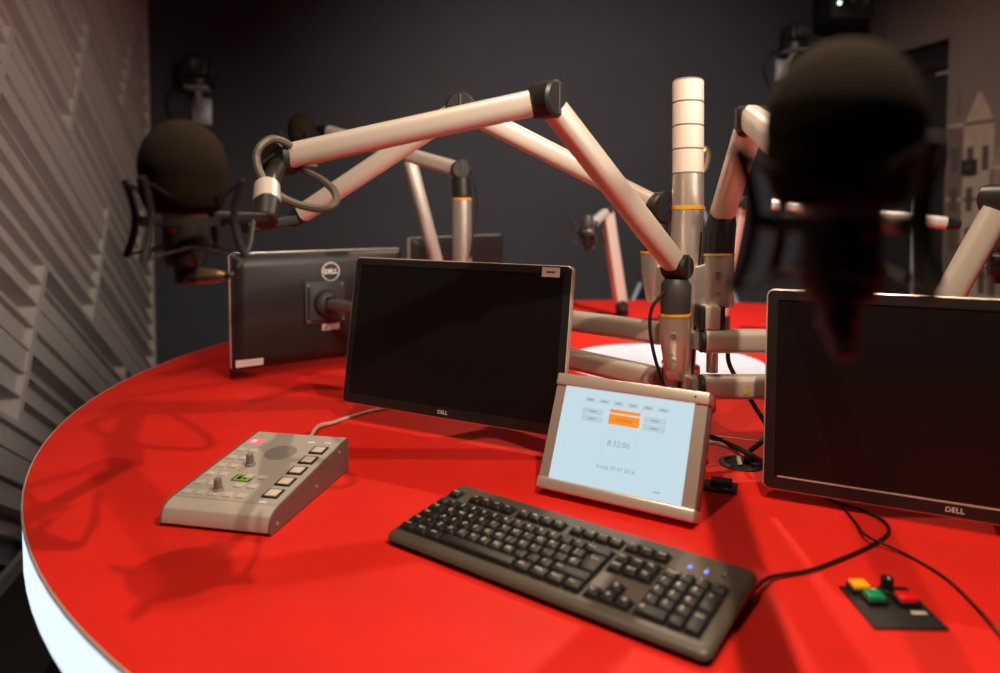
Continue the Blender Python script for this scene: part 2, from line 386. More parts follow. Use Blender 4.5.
# ------------------------------------------------------------------ microphones and their elastic mounts
def microphone(c, label, foam=True, rot=10, plug=(1, 0, 0), s=1.0, cable=None, tail=None):
    c = V(c); M = Matrix.Translation(c) @ Matrix.Rotation(math.radians(rot), 4, 'Z') @ Matrix.Scale(s, 4)
    t = thing('microphone', label, 'microphone', M @ V((0, 0, -.13)), 'studio microphones')
    if foam:
        pr = [(.001, .055)]
        for i in range(1, 13):
            a = math.radians(90-i*9.2); pr.append((.0475*math.cos(a), .001+.054*math.sin(a)))
        pr += [(.0475, -.012), (.046, -.03), (.042, -.043), (.036, -.05), (.024, -.052)]
        obj('foam_windscreen', MB().m(FOAM).lathe(M, pr, 40), t, sharp=80)
    else:
        obj('grille', MB().m(DGREY).lathe(M, [(.02, -.045), (.024, -.04), (.024, -.01), (.018, .004), (.004, .008)], 24), t)
    obj('body', MB().m(BLACK).lathe(M, [(.022, -.045), (.0245, -.05), (.0245, -.104), (.021, -.112), (.013, -.114), (.0125, -.13), (.011, -.132)], 32), t)
    bd = MB().m(mat('badge_red', (.35, .02, .03), .4)).lathe(M @ Matrix.Translation((0, -.0245, -.068)) @ Matrix.Rotation(math.pi/2, 4, 'X'), [(.006, 0), (.006, .0012), (.005, .0015)], 20)
    obj('badge', bd, t, label='small round red badge')
    obj('silver_band', MB().m(ALU).lathe(M, [(.0248, -.058), (.0252, -.057), (.0252, -.053), (.0248, -.052)], 32), t)
    pd = V(plug).normalized(); q = M @ V((0, 0, -.124))
    obj('plug', MB().m(BLACK).lathe(frame(q-pd*.004*s, pd), [(.0095*s, 0), (.0095*s, .018*s), (.008*s, .02*s)], 20)
        .m(tail or mat('dull_brass', (.30, .21, .11), .4, metal=.6)).lathe(frame(q, pd), [(.0082*s, .018*s), (.0082*s, .034*s), (.006*s, .044*s), (.0035*s, .05*s)] if not tail else [(.0082*s, .018*s), (.0075*s, .024*s), (.004*s, .026*s)], 20), t)
    if cable: obj('cable', MB().m(RUBBER).tube([q+pd*.045*s]+list(cable), .0034), t)
    return t
def shock_mount(c, label, rot=10, s=1.0):
    c = V(c); M = Matrix.Translation(c) @ Matrix.Rotation(math.radians(rot), 4, 'Z') @ Matrix.Scale(s, 4)
    t = thing('shock_mount', label, 'microphone mount', M @ V((0, 0, -.062)), 'elastic microphone mounts')
    obj('ring', MB().m(BLACKM).lathe(M, [(.042, -.066), (.047, -.066), (.047, -.056), (.042, -.056), (.042, -.066)], 40, False), t)
    for k in range(4):
        R = M @ Matrix.Rotation(k*math.pi/2, 4, 'Z')
        p = MB().m(BLACKM).tube([R @ V(q) for q in ((.073, 0, -.014), (.064, 0, -.038), (.061, 0, -.058), (.065, 0, -.08), (.074, 0, -.102))], .0043*s)
        p.bar(R @ V((.045, 0, -.061)), R @ V((.062, 0, -.058)), .008*s, .009*s, .002*s)
        po = obj('post', p, t)
        for z0, z1 in ((-.016, -.05), (-.10, -.088)):
            for sg in (-1, 1): obj('elastic_cord', MB().m(RUBBER).tube([R @ V((.072, 0, z0)), R @ V((.012, sg*.0225, z1))], .0014*s, smooth=False), po)
    obj('clamp_screw', MB().m(mat('screw_steel', (.6, .58, .56), .3, metal=.9)).cyl(M @ V((-.006, -.05, -.061)), M @ V((-.006, -.057, -.061)), .0055*s, seg=16), t)
    return t
microphone(ML, 'foam-covered black microphone hanging at left before the slatted wall', rot=-8, plug=(1, -.15, .02),
           cable=[P(232, 274, .80), P(248, 250, .84), P(253, 222, .9)])
shock_mount(ML, 'black elastic mount around the left microphone before the slatted wall', rot=-8)
microphone(MR, 'large blurred foam-covered microphone nearest the camera at right', rot=12, plug=(.1, -.2, -1), s=.98, tail=BLACK)
shock_mount(MR, 'black elastic mount around the large nearest microphone', rot=12)

# --- far arms
D_base = OT(462, 372); D_top = P(462, 200, D_base.y)
dD = D_base.y
arm = thing('microphone_boom', 'upright silver tube with black knob and one arm, behind the blank monitor', 'boom arm', D_base, 'microphone boom arms')
obj('post', MB().m(ALU).cyl(D_base, D_top, .0275, seg=32), arm)
obj('base_plate', MB().m(ALU).cyl(D_base, D_base+V((0, 0, .01)), .055, seg=32), arm)
obj('yellow_ring', MB().m(YEL).cyl(D_top, D_top+V((0, 0, .006)), .0285, seg=32), arm, label='thin yellow ring')
obj('collar', MB().m(BLACK).cyl(D_top+V((0, 0, .006)), P(461, 178, dD), .027, bev=.003), arm)
DJ = P(460, 170, dD); DE = P(330, 132, 2.35)
knob(DJ, (.2, -1, 0), .027, .06, 'base_knob', arm)
beam('beam', arm, *from_to(DJ, DE, .02, 0), w=.042, h=.042)
obj('end_cap', MB().m(BLACK).bar(DE, DE+(DE-DJ).normalized()*.06, .042, .042, .012, w2=.025, h2=.025), arm)
obj('wire', MB().m(RUBBER).tube([P(458, 161, dD-.03), P(468, 163, dD-.02), P(475, 185, dD-.02), P(477, 205, dD-.02), P(474, 230, dD-.02), P(470, 258, dD-.03)], .0035), arm)
MD = P(302, 129, 2.36)
microphone(MD, 'small distant foam-covered microphone just above the nearest boom', rot=30, s=.98)
shock_mount(MD, 'black elastic mount of the small distant foam-covered microphone', rot=30, s=.98)

E0, E1p = OT(450, 346), P(407, 150, 2.30)
arm = thing('microphone_boom', 'slanting silver boom beam rising between the two dark monitors at left', 'boom arm', E0, 'microphone boom arms')
obj('base', MB().m(ALU).cyl(E0, E0+V((0, 0, .012)), .05, seg=28).m(BLACK).cyl(E0+V((0, 0, .012)), E0+V((0, 0, .09)), .026, bev=.003), arm)
EJ = E0+V((0, 0, .11)); knob(EJ, (.2, -1, 0), .026, .05, 'base_knob', arm)
beam('lower_beam', arm, *from_to(EJ, E1p, .01, .01), w=.042, h=.042)
knob(E1p, (.3, -1, 0), .025, .044, 'elbow_knob', arm)
beam('upper_beam', arm, E1p, P(385, 143, 2.6), w=.04, h=.04)

F0 = OT(622, 316); fd = F0.y
arm = thing('microphone_boom', 'thin pale boom standing alone on the far edge of the red desk', 'boom arm', F0, 'microphone boom arms')
obj('base', MB().m(BLACK).cyl(F0, F0+V((0, 0, .05)), .03, .026, bev=.004), arm)
FJ = P(621, 305, fd); FE = P(607, 212, fd-.05)
beam('lower_beam', arm, FJ, FE, w=.046, h=.048, rad=.006)
knob(FJ-V((0, .01, 0)), (.1, -1, 0), .024, .06, 'base_knob', arm)
obj('elbow_cap', MB().m(BLACK).bar(P(607.5, 212.5, fd-.05), P(606.6, 207.5, fd-.05), .05, .055, .006), arm)
FM = P(588, 227, fd-.30)
beam('upper_beam', arm, P(605, 213, fd-.06), P(592, 225, fd-.27), w=.038, h=.038)
obj('cable', MB().m(RUBBER).tube([F0+V((.16, -.02, .005)), F0+V((.17, -.1, .006)), F0+V((.02, -.16, .006)), F0+V((-.18, -.12, .006)), F0+V((-.2, -.02, .006)), F0+V((-.06, .05, .006))], .006), arm)
microphone(FM+V((0, 0, .04)), 'tiny far microphone on the pale boom at the far desk edge', foam=False, rot=20, s=1.0, tail=BLACK)
shock_mount(FM+V((0, 0, .04)), 'black elastic mount of the tiny far microphone without foam', rot=20, s=1.0)

G0, G1 = P(772, 204, 2.35), P(946, 223, 2.25)
gb = OT(850, 343)
arm = thing('microphone_boom', 'pale horizontal boom beam passing behind the large nearest microphone', 'boom arm', gb, 'microphone boom arms')
obj('post', MB().m(ALU).cyl(gb, P(850, 213, gb.y), .026, seg=28), arm)
beam('beam', arm, P(772, 204, gb.y), G1, w=.04, h=.04)
knob(P(850, 212, gb.y), (0, -1, 0), .027, .05, 'base_knob', arm)
obj('end_cap', MB().m(BLACK).bar(G1, G1+(G1-G0).normalized()*.04, .041, .041, .012, w2=.03, h2=.03), arm)

I0, I1 = OT(722, 334), P(743, 203, 2.45)
arm = thing('microphone_boom', 'slim slanting boom beam half hidden right of the mast clamp', 'boom arm', I0, 'microphone boom arms')
obj('base', MB().m(BLACK).cyl(I0, I0+V((0, 0, .07)), .028, bev=.003), arm)
beam('beam', arm, I0+V((0, 0, .07)), I1, w=.036, h=.036)
knob(I1, (.2, -1, 0), .023, .04, 'elbow_knob', arm)

H0, H1 = OT(925, 362), P(1003, 200, 1.22)
H0 = P(930, 330, 1.28)
hb = V((H0.x, H0.y, TZ))
arm = thing('microphone_boom', 'silver boom beam rising behind the right monitor to the picture edge', 'boom arm', hb, 'microphone boom arms')
obj('post', MB().m(ALU).cyl(hb, V((H0.x, H0.y, H0.z-.03)), .0265, seg=28), arm)
knob(H0, side_axis(H0, H1), .026, .05, 'base_knob', arm)
beam('lower_beam', arm, *from_to(H0, H1, .01, .02), w=.046, h=.046)
knob(H1, (.3, -1, 0), .028, .06, 'elbow_knob', arm)
H2 = P(1100, 215, 1.6); beam('upper_beam', arm, *from_to(H1, H2, .02, 0), w=.04, h=.04)
KM = P(998, 236, 1.95)
kb0 = OT(1090, 330)
arm = thing('microphone_boom', 'short boom with a black hook at the right picture edge', 'boom arm', kb0, 'microphone boom arms')
obj('post', MB().m(ALU).cyl(kb0, V((kb0.x, kb0.y, 1.15)), .026, seg=28), arm)
beam('beam', arm, V((kb0.x, kb0.y, 1.13)), P(1015, 252, 1.97), w=.036, h=.036)
microphone(KM, 'small black microphone without foam at the far right picture edge', foam=False, rot=40, tail=BLACK)
shock_mount(KM, 'black elastic mount at the far right picture edge', rot=40)

# ------------------------------------------------------------------ monitors
def monitor(M, W_, H_, label, logo_front=True, back_logo=False, th=.022, origin=None):
    """local x right, y away from the screen side, z up; centre at origin, screen plane at y=0"""
    t = thing('monitor', label, 'monitor', origin if origin else M @ V((0, .03, -H_/2)), 'desk monitors')
    b = MB().m(BEZEL).box(M, -W_/2, W_/2, 0, th, -H_/2, H_/2, .006, 3)
    obj('housing', b, t)
    bz, bb = .015, .020
    def rr(w, h, r, y):
        o = []
        for cx, cz, a0 in ((w-r, h-r, 0), (-w+r, h-r, 90), (-w+r, -h+r, 180), (w-r, -h+r, 270)):
            for q in range(5):
                a = math.radians(a0+q*22.5); o.append(M @ V((cx+r*math.cos(a), y, cz+r*math.sin(a))))
        return o
    fr = MB().m(BEZEL).loft([rr(W_/2, H_/2, .0095, .002), rr(W_/2, H_/2, .0095, -.0022), rr(W_/2-.0008, H_/2-.0008, .009, -.003)] + [[M @ (M.inverted() @ p + V((0, 0, (bb-bz)/2))) for p in rr(W_/2-bz, H_/2-(bz+bb)/2, .0006, y)] for y in (-.003, .002)], True, False)
    f = obj('bezel', fr, t)
    lip = MB().m(SILVER)
    w, h = W_/2, H_/2
    lip.loft([rr(w-.0005, h-.0005, .009, -.0024), rr(w+.0016, h+.0016, .011, -.0012), rr(w+.0016, h+.0016, .011, .012), rr(w-.001, h-.001, .009, .0125)], True, False)
    obj('silver_rim', lip, t, label='thin silver rim')
    obj('screen', MB().m(SCREEN).box(M, -w+bz-.001, w-bz+.001, -.0012, .001, -h+bb-.001, h-bz+.001), t, label='switched-off black screen')
    obj('lower_lip', MB().m(SILVER).box(M, -w+.02, w-.02, -.0036, -.002, -h+bb-.0006, -h+bb+.0012), t) if logo_front == 'lip' else None
    if logo_front:
        obj('logo', MB().m(WHITE).text(M @ Matrix.Translation((0, -.0036, -h+.010)) @ Matrix.Rotation(math.pi/2, 4, 'X'), 'DELL', .0105), t, label='small DELL lettering')
    bk = MB().m(BACKP).loft([rr(w-.004, h-.004, .008, th-.002), rr(w-.008, h-.008, .008, th+.004), rr(w-.022, h-.024, .010, th+.014), rr(w-.030, h-.032, .012, th+.0165)])
    obj('back_cover', bk, t)
    return t
PF = V((-.1021, 1.4085, TZ+.1984)); rv = V((-.1609, .0446, -.4808))
MF = Matrix.Rotation(rv.length, 4, rv.normalized()); MF.translation = PF
WM, HM = .511, .314
fm = monitor(MF, WM, HM, 'blank black monitor in the middle, facing the camera, sticker at top corner')
st = MB().m(STICK).box(MF, .195, .232, -.0042, -.003, HM/2-.0215, HM/2-.003).m(DGREY).box(MF, .204, .222, -.0045, -.0041, HM/2-.0135, HM/2-.0105)
obj('sticker', st, fm, label='cream paper sticker')
# right monitor
rl = P(766, 388, 1.11); rd = V((math.cos(math.radians(-26)), math.sin(math.radians(-26)), 0))
MRt = frame2(V((0, 0, 0)), rd); HR = .312
yb = V((-rd.y, rd.x, 0))
tilt = Matrix.Rotation(math.radians(-3), 4, rd)
MRt = tilt @ MRt
MRt.translation = rl + rd*(WM/2)
rm = monitor(MRt, WM, HR, 'blank black monitor at right, cut off by the picture edge', logo_front='lip')
# left rear monitor, seen from behind
p0 = P(229.5, 312, 1.88); p1 = P(403, 297, 2.19)
xd = (p0-p1); xd.z = 0; xd.normalize()
ML_ = frame2(V((0, 0, 0)), xd)
ML_ = Matrix.Rotation(math.radians(0), 4, xd) @ ML_
ML_.translation = p0 - xd*(WM/2)
HL = .314
lm = monitor(ML_, WM, HL, 'monitor at left turned away, round white logo on its dark back', logo_front=False)
bk0 = .0387
TM = ML_ @ Matrix.Translation((0, bk0, 0)) @ Matrix.Rotation(math.pi, 4, 'Z') @ Matrix.Rotation(math.pi/2, 4, 'X')   # text frame on the back, seen from behind
def T(x, y): return TM @ Matrix.Translation((x, y, 0))
lg = MB().m(WHITE).ring(T(.016, .098), .0255, .0016, 48, 6); lg.text(T(.016, .098), 'DELL', .0185, ext=.0002, bold=.0006)
obj('logo', lg, lm, label='white ring with DELL lettering')
obj('sticker', MB().m(STICK).box(T(-.216, -.137), -.036, .036, -.008, .010, -.006, .0008).m(DGREY).box(T(-.216, -.137), -.03, .03, .001, .0018, 0, .0012), lm, label='pale label strip at lower corner')
obj('sticker', MB().m(STICK).box(T(.014, -.060), -.026, .026, -.009, .009, -.001, .0008).m(DGREY).prism(T(.014, -.060) @ Matrix.Rotation(-math.pi/2, 4, 'X'), [(-.021, -.006), (-.011, -.006), (-.011, .006)], -.0013, -.0007), lm, label='small pale label under the mount')
# third monitor behind
p0 = P(408, 283, 2.45); p1 = P(501, 271, 2.86)
xd = (p0-p1); xd.z = 0; xd.normalize()
M3 = frame2(V((0, 0, 0)), xd); M3.translation = p0 - xd*(WM/2)
m3 = monitor(M3, WM, HL, 'third monitor seen from behind, peeping over the blank middle monitor', logo_front=False)
obj('stand', MB().m(ALU).bar(M3 @ V((0, .05, -.05)), V(((M3 @ V((0, .07, 0))).x, (M3 @ V((0, .07, 0))).y, TZ)), .05, .03, .006), m3)

# ------------------------------------------------------------------ monitor arms on the mast
ZU, ZL = .976, .894
mp = V((.34, 1.30, 0))
def at(p, z): return V((p[0], p[1], z))
def vesa(parent, M, y):
    y += .0025
    mb = MB().m(DGREY).box(M, -.06, .06, y, y+.008, -.06, .06, .003)
    mb.box(M, -.05, .05, y+.006, y+.016, -.05, .05, .004)
    o = obj('mount_plate', mb, parent)
    for sx in (-.05, .05):
        for sz in (-.05, .05): obj('screw', MB().m(mat('screw_steel', (.6, .58, .56), .3, metal=.9)).cyl(M @ V((sx, y+.008, sz)), M @ V((sx, y+.0115, sz)), .004, seg=12), o)
    obj('ball_joint', MB().m(DGREY).lathe(M @ Matrix.Translation((0, y+.012, 0)) @ Matrix.Rotation(-math.pi/2, 4, 'X'), [(.038, 0), (.038, .012), (.034, .022), (.025, .030), (.012, .034)], 32), parent)
    return M @ V((0, y+.05, 0))
# left, upper: to the middle monitor
a0 = V((.305, 1.315, ZU)); a1 = V((.05, 1.575, ZU))
ma = thing('monitor_support', 'upper horizontal silver arm from the mast to the middle monitor', 'monitor arm', at(mp, ZU), 'monitor arms')
e = vesa(ma, MF, .036)
beam('beam', ma, a0, a1, w=.042, h=.042, m=SILVER, rad=.012)
obj('joint', MB().m(BLACK).cyl(a1-V((0, 0, .028)), a1+V((0, 0, .028)), .026, bev=.003), ma)
obj('link', MB().m(SILVER).bar(a1, e, .036, .036, .01), ma)
obj('clamp', MB().m(ALU).cyl(at(mp, ZU-.025), at(mp, ZU+.025), .034, bev=.002), ma)
# left, lower: to the rear monitor
a0 = V((.305, 1.315, ZL-.006)); a1 = V((.03, 1.66, ZL-.006)); a2 = V((-.13, 2.02, ZL))
ma = thing('monitor_support', 'lower horizontal silver arm from the mast to the turned-away left monitor', 'monitor arm', at(mp, ZL), 'monitor arms')
Mv = ML_ @ Matrix.Translation((.004, 0, .012))
e = vesa(ma, Mv, .036)
beam('beam', ma, a0, a1, w=.042, h=.042, m=SILVER, rad=.012)
obj('joint', MB().m(BLACK).cyl(a1-V((0, 0, .028)), a1+V((0, 0, .028)), .026, bev=.003), ma)
a2 = e + V((.16, -.10, -.015))
beam('second_beam', ma, a1, a2, w=.04, h=.04, m=SILVER, rad=.012)
obj('link', MB().m(mat('bronze_grey', (.20, .17, .15), .4, metal=.6)).bar(a2, e+V((0, 0, 0)), .034, .030, .008).m(BLACK).cyl(e-V((0, 0, .02)), e+V((0, 0, .02)), .015, bev=.003), ma)
obj('clamp', MB().m(ALU).cyl(at(mp, ZL-.025), at(mp, ZL+.025), .034, bev=.002), ma)
# right pair: to the right monitor
e = V(MRt @ V((0, .09, 0)))
for ZZ, lab in ((ZU, 'upper of the two silver arms from the mast to the right monitor'), (ZL, 'lower of the two silver arms from the mast to the right monitor')):
    s0 = V((.362, 1.235, ZZ)); s1 = V((.80, 1.235, ZZ))
    ma = thing('monitor_support', lab, 'monitor arm', at(mp, ZZ), 'monitor arms')
    beam('beam', ma, s0, s1, w=.042, h=.040, m=SILVER, rad=.010)
    obj('joint', MB().m(BLACK).cyl(s0-V((.009, 0, 0)), s0+V((.001, 0, 0)), .0205, bev=.003).m(ALU).bar(V((.345, 1.28, ZZ)), s0-V((.006, 0, 0)), .026, .03, .004), ma)
    obj('end_joint', MB().m(BLACK).cyl(s1-V((0, 0, .026)), s1+V((0, 0, .026)), .026, bev=.003), ma)
    if ZZ == ZL:
        obj('arm_mark', MB().m(YEL).box(I4, .429, .434, 1.2128, 1.2142, ZZ-.008, ZZ+.008), ma, label='small orange mark')
        obj('bolt', MB().m(ALU).cyl((.386, 1.262, ZZ-.055), (.386, 1.262, ZZ-.02), .008, seg=16, bev=.002), ma)
        ev = vesa(ma, MRt, .036)
        obj('link', MB().m(SILVER).bar(s1, ev, .036, .036, .01), ma)
    else:
        obj('hinge', MB().m(SILVER).box(I4, .362, .389, 1.225, 1.262, ZZ+.022, ZZ+.062, .002).m(BLACK).box(I4, .352, .362, 1.222, 1.265, ZZ+.020, ZZ+.064, .004).box(I4, .389, .397, 1.222, 1.265, ZZ+.020, ZZ+.064, .004), ma)
        obj('link_rod', MB().m(ALU).cyl((.386, 1.262, ZL+.02), (.386, 1.262, ZU-.02), .0105, seg=20), ma)

# ------------------------------------------------------------------ tilted touch screen
cb = V((.0584, 1.1084, TZ+.0118)); cx = V((.223, -.135, 0)).normalized()
cbk = V((-cx.y, cx.x, 0))
cup = (cbk*.0844 + V((0, 0, .175))).normalized()
cn = cx.cross(cup)             # out of the face is -cn*...
MC = Matrix((cx, cup.cross(cx), cup)).transposed().to_4x4(); MC.translation = cb     # x along, y into the body, z up the face
CW, CH = .254, .189
if (MC.to_3x3() @ V((0, 1, 0))).dot(cbk) < 0: raise SystemExit('flip')
ts = thing('touch_screen', 'silver tilted touch screen showing a digital clock, before the mast', 'touch screen', cb)
hz = MB().m(mat('shaded_housing_alu', (.30, .27, .28), .45, metal=.4))  # aluminium body; the shade on its side is put into this darker grey
hz.box(MC, 0, CW, .004, .034, .004, CH-.002, .004)
obj('housing', hz, ts)
BARM = mat('anodised_bar', (.78, .70, .62), .36, metal=.55)
obj('top_bar', MB().m(BARM).box(MC, -.001, CW+.001, -.003, .036, CH-.020, CH, .003, 3), ts)
obj('bottom_bar', MB().m(BARM).box(MC, -.001, CW+.001, -.004, .036, 0.0, .019, .004, 3), ts)
obj('side_bezel', MB().m(mat('side_alu', (.55, .47, .42), .4, metal=.5)).box(MC, .001, .0175, .0005, .02, .018, CH-.019), ts)
obj('side_bezel', MB().m(mat('side_alu', (.55, .47, .42), .4, metal=.5)).box(MC, CW-.0205, CW-.001, .0005, .02, .018, CH-.019), ts)
sx0, sx1, sz0, sz1 = .0175, CW-.0205, .019, CH-.020
scm = MB().m(mat('lit_screen', (.02, .02, .02), .3, emit=(.60, .77, .85), estr=.92)).box(MC, sx0, sx1, .001, .006, sz0, sz1)
so = obj('screen', scm, ts)
def SCR(u, v, lift=.0): 
    return MC @ Matrix.Translation((sx0+(sx1-sx0)*u, .0006-lift, sz1-(sz1-sz0)*v)) @ Matrix.Rotation(math.pi/2, 4, 'X')
ui = MB()
GB = mat('ui_grey', (.02, .02, .02), .4, emit=(.50, .62, .68), estr=.95); GT = mat('ui_text', (.02, .02, .02), .4, emit=(.27, .36, .41), estr=1.)
OR = mat('ui_orange', (.02, .01, .0), .4, emit=(1.0, .27, .02), estr=1.0); ORD = mat('ui_dark_orange', (.02, .01, .0), .4, emit=(.85, .22, .02), estr=.95)
def rect(u, v, w_, h_, m_, lift=0.):
    ui.m(m_); Mx = SCR(u, v, lift); a, b = w_*(sx1-sx0)/2, h_*(sz1-sz0)/2
    ui.box(Mx, -a, a, -b, b, 0, .0003)
for i in range(6): rect(.22+i*.113, .115, .085, .05, GB); rect(.22+i*.113, .115, .045, .015, GT, .0003)
for v in (.235, .315):
    for u in (.255, .735): rect(u, v, .165, .066, GB); rect(u, v, .06, .014, GT, .0003)
rect(.505, .198, .235, .036, OR); rect(.505, .285, .235, .105, OR); rect(.505, .285, .13, .04, ORD, .0003)
ui.m(GT)
for i in range(60):
    a = i/60*2*math.pi; Mx = SCR(.495, .535) @ Matrix.Rotation(a, 4, 'Z'); r0 = .0285
    ui.box(Mx, -.00025, .00025, r0, r0+(.0016 if i % 5 == 0 else .0009), 0, .0003)
ui.text(SCR(.495, .535, .0003), '8:32:00', .0128); ui.text(SCR(.50, .785, .0003), 'środa 07 09 2016', .0088)
rect(.82, .925, .05, .012, GT)
obj('display', ui, so)
obj('sensor_hole', MB().m(BLACK).cyl(MC @ V((CW-.02, -.0035, CH-.010)), MC @ V((CW-.02, -.002, CH-.010)), .0016, seg=12), ts)
obj('foot', MB().m(DGREY).prism(MC, [(0.05, .02), (CW-.04, .02), (CW-.04, .1), (.05, .1)], .034, .05), ts)
obj('prop', MB().m(DGREY).bar(MC @ V((CW*.5, .045, .09)), V(((cb+cx*CW*.5+cbk*.10).x, (cb+cx*CW*.5+cbk*.10).y, TZ)), .07, .006, .002).bar(MC @ V((CW*.5, .045, .03)), V(((cb+cx*CW*.5+cbk*.05).x, (cb+cx*CW*.5+cbk*.05).y, TZ)), .07, .006, .002), ts)

# outlet tray and cable grommet
tray = thing('desk_socket', 'small black socket plate on the desk right of the touch screen', 'socket', (.365, 1.135, TZ))
TRM = yawm((.362, 1.135, TZ), -20)
obj('plate', MB().m(BLACK).box(TRM, -.028, .028, -.022, .022, 0, .004, .001), tray)
obj('connector', MB().m(BLACKM).box(TRM, -.014, .02, -.006, .014, .004, .014, .002).m(ALU).box(TRM, .008, .013, -.015, -.011, .004, .0052), tray)
g = V((.437, 1.245, TZ))
gr = thing('cable_grommet', 'black round cable port in the red desk by the right monitor', 'cable port', g)
obj('rim', MB().m(BLACKM).lathe(Matrix.Translation(g), [(.024, 0), (.039, 0), (.040, .002), (.037, .004), (.030, .0045), (.028, .001)], 40, False), gr)
obj('insert', MB().m(mat('hole_black', (.004, .004, .004), .9)).cyl(g, g+V((0, 0, .001)), .03), gr)
def cable(label, pts, r, m=RUBBER, name='cable'):
    return tag(obj(name, MB().m(m).tube(pts, r, n=10), origin=pts[0]), label, 'cable', 'desk cables')
cable('pale cable running from the touch screen into the cable port', [MC @ V((CW-.01, .05, .055)), V((.33, 1.19, .80)), V((.38, 1.225, .795)), g+V((-.014, -.004, .025)), g+V((-.006, -.010, .003))], .0042, GREYC)
cable('black cable passing from the touch screen over the cable port', [MC @ V((CW-.02, .05, .07)), V((.345, 1.22, .812)), V((.42, 1.235, .785)), V((.475, 1.22, .76)), V((.53, 1.21, .755))], .0048)
cable('black cable hanging from the right monitor arms into the cable port', [V((.44, 1.33, .965)), V((.445, 1.345, .91)), V((.485, 1.33, .84)), V((.50, 1.29, .80)), V((.475, 1.25, .79)), g+V((.014, .004, .02)), g+V((.008, .002, .003))], .0045)

# ------------------------------------------------------------------ talkback box
bf = V((-.493, .993, TZ)); bx = V((math.cos(math.radians(-11.8)), math.sin(math.radians(-11.8)), 0)); BW = .176; bye = V((-bx.y, bx.x, 0))
MBX = Matrix((bx, bye, V((0, 0, 1)))).transposed().to_4x4(); MBX.translation = bf
BD = .262
tb = thing('talkback_box', 'light grey wedge-shaped intercom box with speaker and buttons on the desk', 'intercom', MBX @ V((BW/2, BD/2, 0)))
prof = [(0.004, .003), (0, .006), (.001, .016), (.006, .0255), (.015, .031), (.026, .0335), (BD, .058), (BD, .003)]
# side profile lies in y-z; extrude along x
MS = MBX @ Matrix.Rotation(math.pi/2, 4, 'Z')      # local x -> box depth, local y -> -box width
obj('casing', MB().m(BOX).prism(MS, prof, -BW+.003, -.003), tb, sharp=30)
pr2 = [(y-.001 if y < .1 else y+.001, max(0.001, z+.0012 if z > .01 else z-.001)) for y, z in prof]
SIDE = mat('side_panel', (.17, .14, .135), .45)
for y0, y1 in ((-.003, 0), (-BW, -BW+.003)):
    so = obj('side_panel', MB().m(SIDE).prism(MS, pr2, y0, y1), tb)
    ys = y1 if y1 == 0 else y0
    for px, pz in ((.225, .045), (.14, .018), (.018, .012)):
        q = MS @ V((px, ys, pz)); n_ = (MS.to_3x3() @ V((0, 1 if ys == 0 else -1, 0)))
        obj('screw', MB().m(ALU).cyl(q-n_*.001, q+n_*.0012, .0026, seg=12), so)
sl_ = math.atan2(.058-.0335, BD-.026)
MTOP = MBX @ Matrix.Translation((0, .026, .0335)) @ Matrix.Rotation(sl_, 4, 'X')   # x across, y up the slope, z out
TL = (BD-.026)/math.cos(sl_)
obj('top_panel', MB().m(mat('panel_grey', (.50, .47, .44), .45)).box(MTOP, .005, BW-.005, .002, TL-.003, -.001, .0008), tb)
obj('speaker_grille', MB().m(mat('grille_grey', (.30, .28, .265), .6, bump=.6, bscale=900)).lathe(MTOP @ Matrix.Translation((.088, .162, .0008)), [(.0265, -.001), (.0265, .0004), (.0255, .0006), (.001, .0006)], 40), tb)
for i in range(5):
    Mx = MTOP @ Matrix.Translation((.149, .030+i*.037, .0008))
    b = obj('key', MB().m(BLACKM).box(Mx, -.0128, .0128, -.0128, .0128, -.001, .0022, .0004).m(PALE).box(Mx, -.0095, .0095, -.0095, .0095, .002, .0032, .0008), tb)
BTN = mat('button_grey', (.66, .62, .58), .5)
for cxx in range(5):
    for ry in range(6):
        if cxx == 2 and ry in (1, 2, 3): continue
        if cxx in (3, 4) and ry > 2: continue
        if cxx == 2 and ry > 3: continue
        Mx = MTOP @ Matrix.Translation((.016+cxx*.0225, .016+ry*.029, .0008))
        obj('button', MB().m(BTN).box(Mx, -.0075, .0075, -.0055, .0, -.001, .0018, .0006).m(mat('button_white', (.68, .64, .6), .5)).box(Mx, -.0075, .0075, .002, .0075, -.001, .0006), tb)
KN = mat('knob_grey', (.24, .23, .22), .5)
for kx, ky in ((.060, .028), (.062, .112)):
    Mx = MTOP @ Matrix.Translation((kx, ky, .0008))
    obj('knob', MB().m(KN).lathe(Mx, [(.0085, 0), (.0085, .002), (.0062, .004), (.0056, .018), (.0045, .019)], 24).m(PALE).box(Mx, -.0006, .0006, .001, .005, .0188, .0194), tb)
obj('display', MB().m(BLACKM).box(MTOP, .060, .092, .058, .078, 0, .0012).m(mat('green_lcd', (.03, .06, .0), .3, emit=(.30, .42, .02), estr=.7)).box(MTOP, .063, .089, .060, .076, .001, .0016)
    .m(mat('lcd_dark', (.01, .03, .0), .4)).box(MTOP, .067, .074, .063, .073, .0015, .0018).box(MTOP, .078, .082, .064, .073, .0015, .0018), tb, label='small green display')
obj('meter', MB().m(mat('red_led', (.2, .02, .02), .4, emit=(1, .22, .22), estr=.8)).box(MTOP, .010, .034, .186, .206, .0006, .0016).m(mat('led_pale', (.5, .3, .3), .4, emit=(1, .5, .48), estr=.7)).box(MTOP, .014, .024, .19, .202, .0014, .0018), tb, label='glowing red level display')
for q in ((.115, .127, .205, .211), (.145, .157, .207, .212), (.140, .152, .004, .009)): obj('label_strip', MB().m(WHITE).box(MTOP, *q, .0006, .001), tb)
cst = MBX @ V((BW*.52, BD+.001, .02))
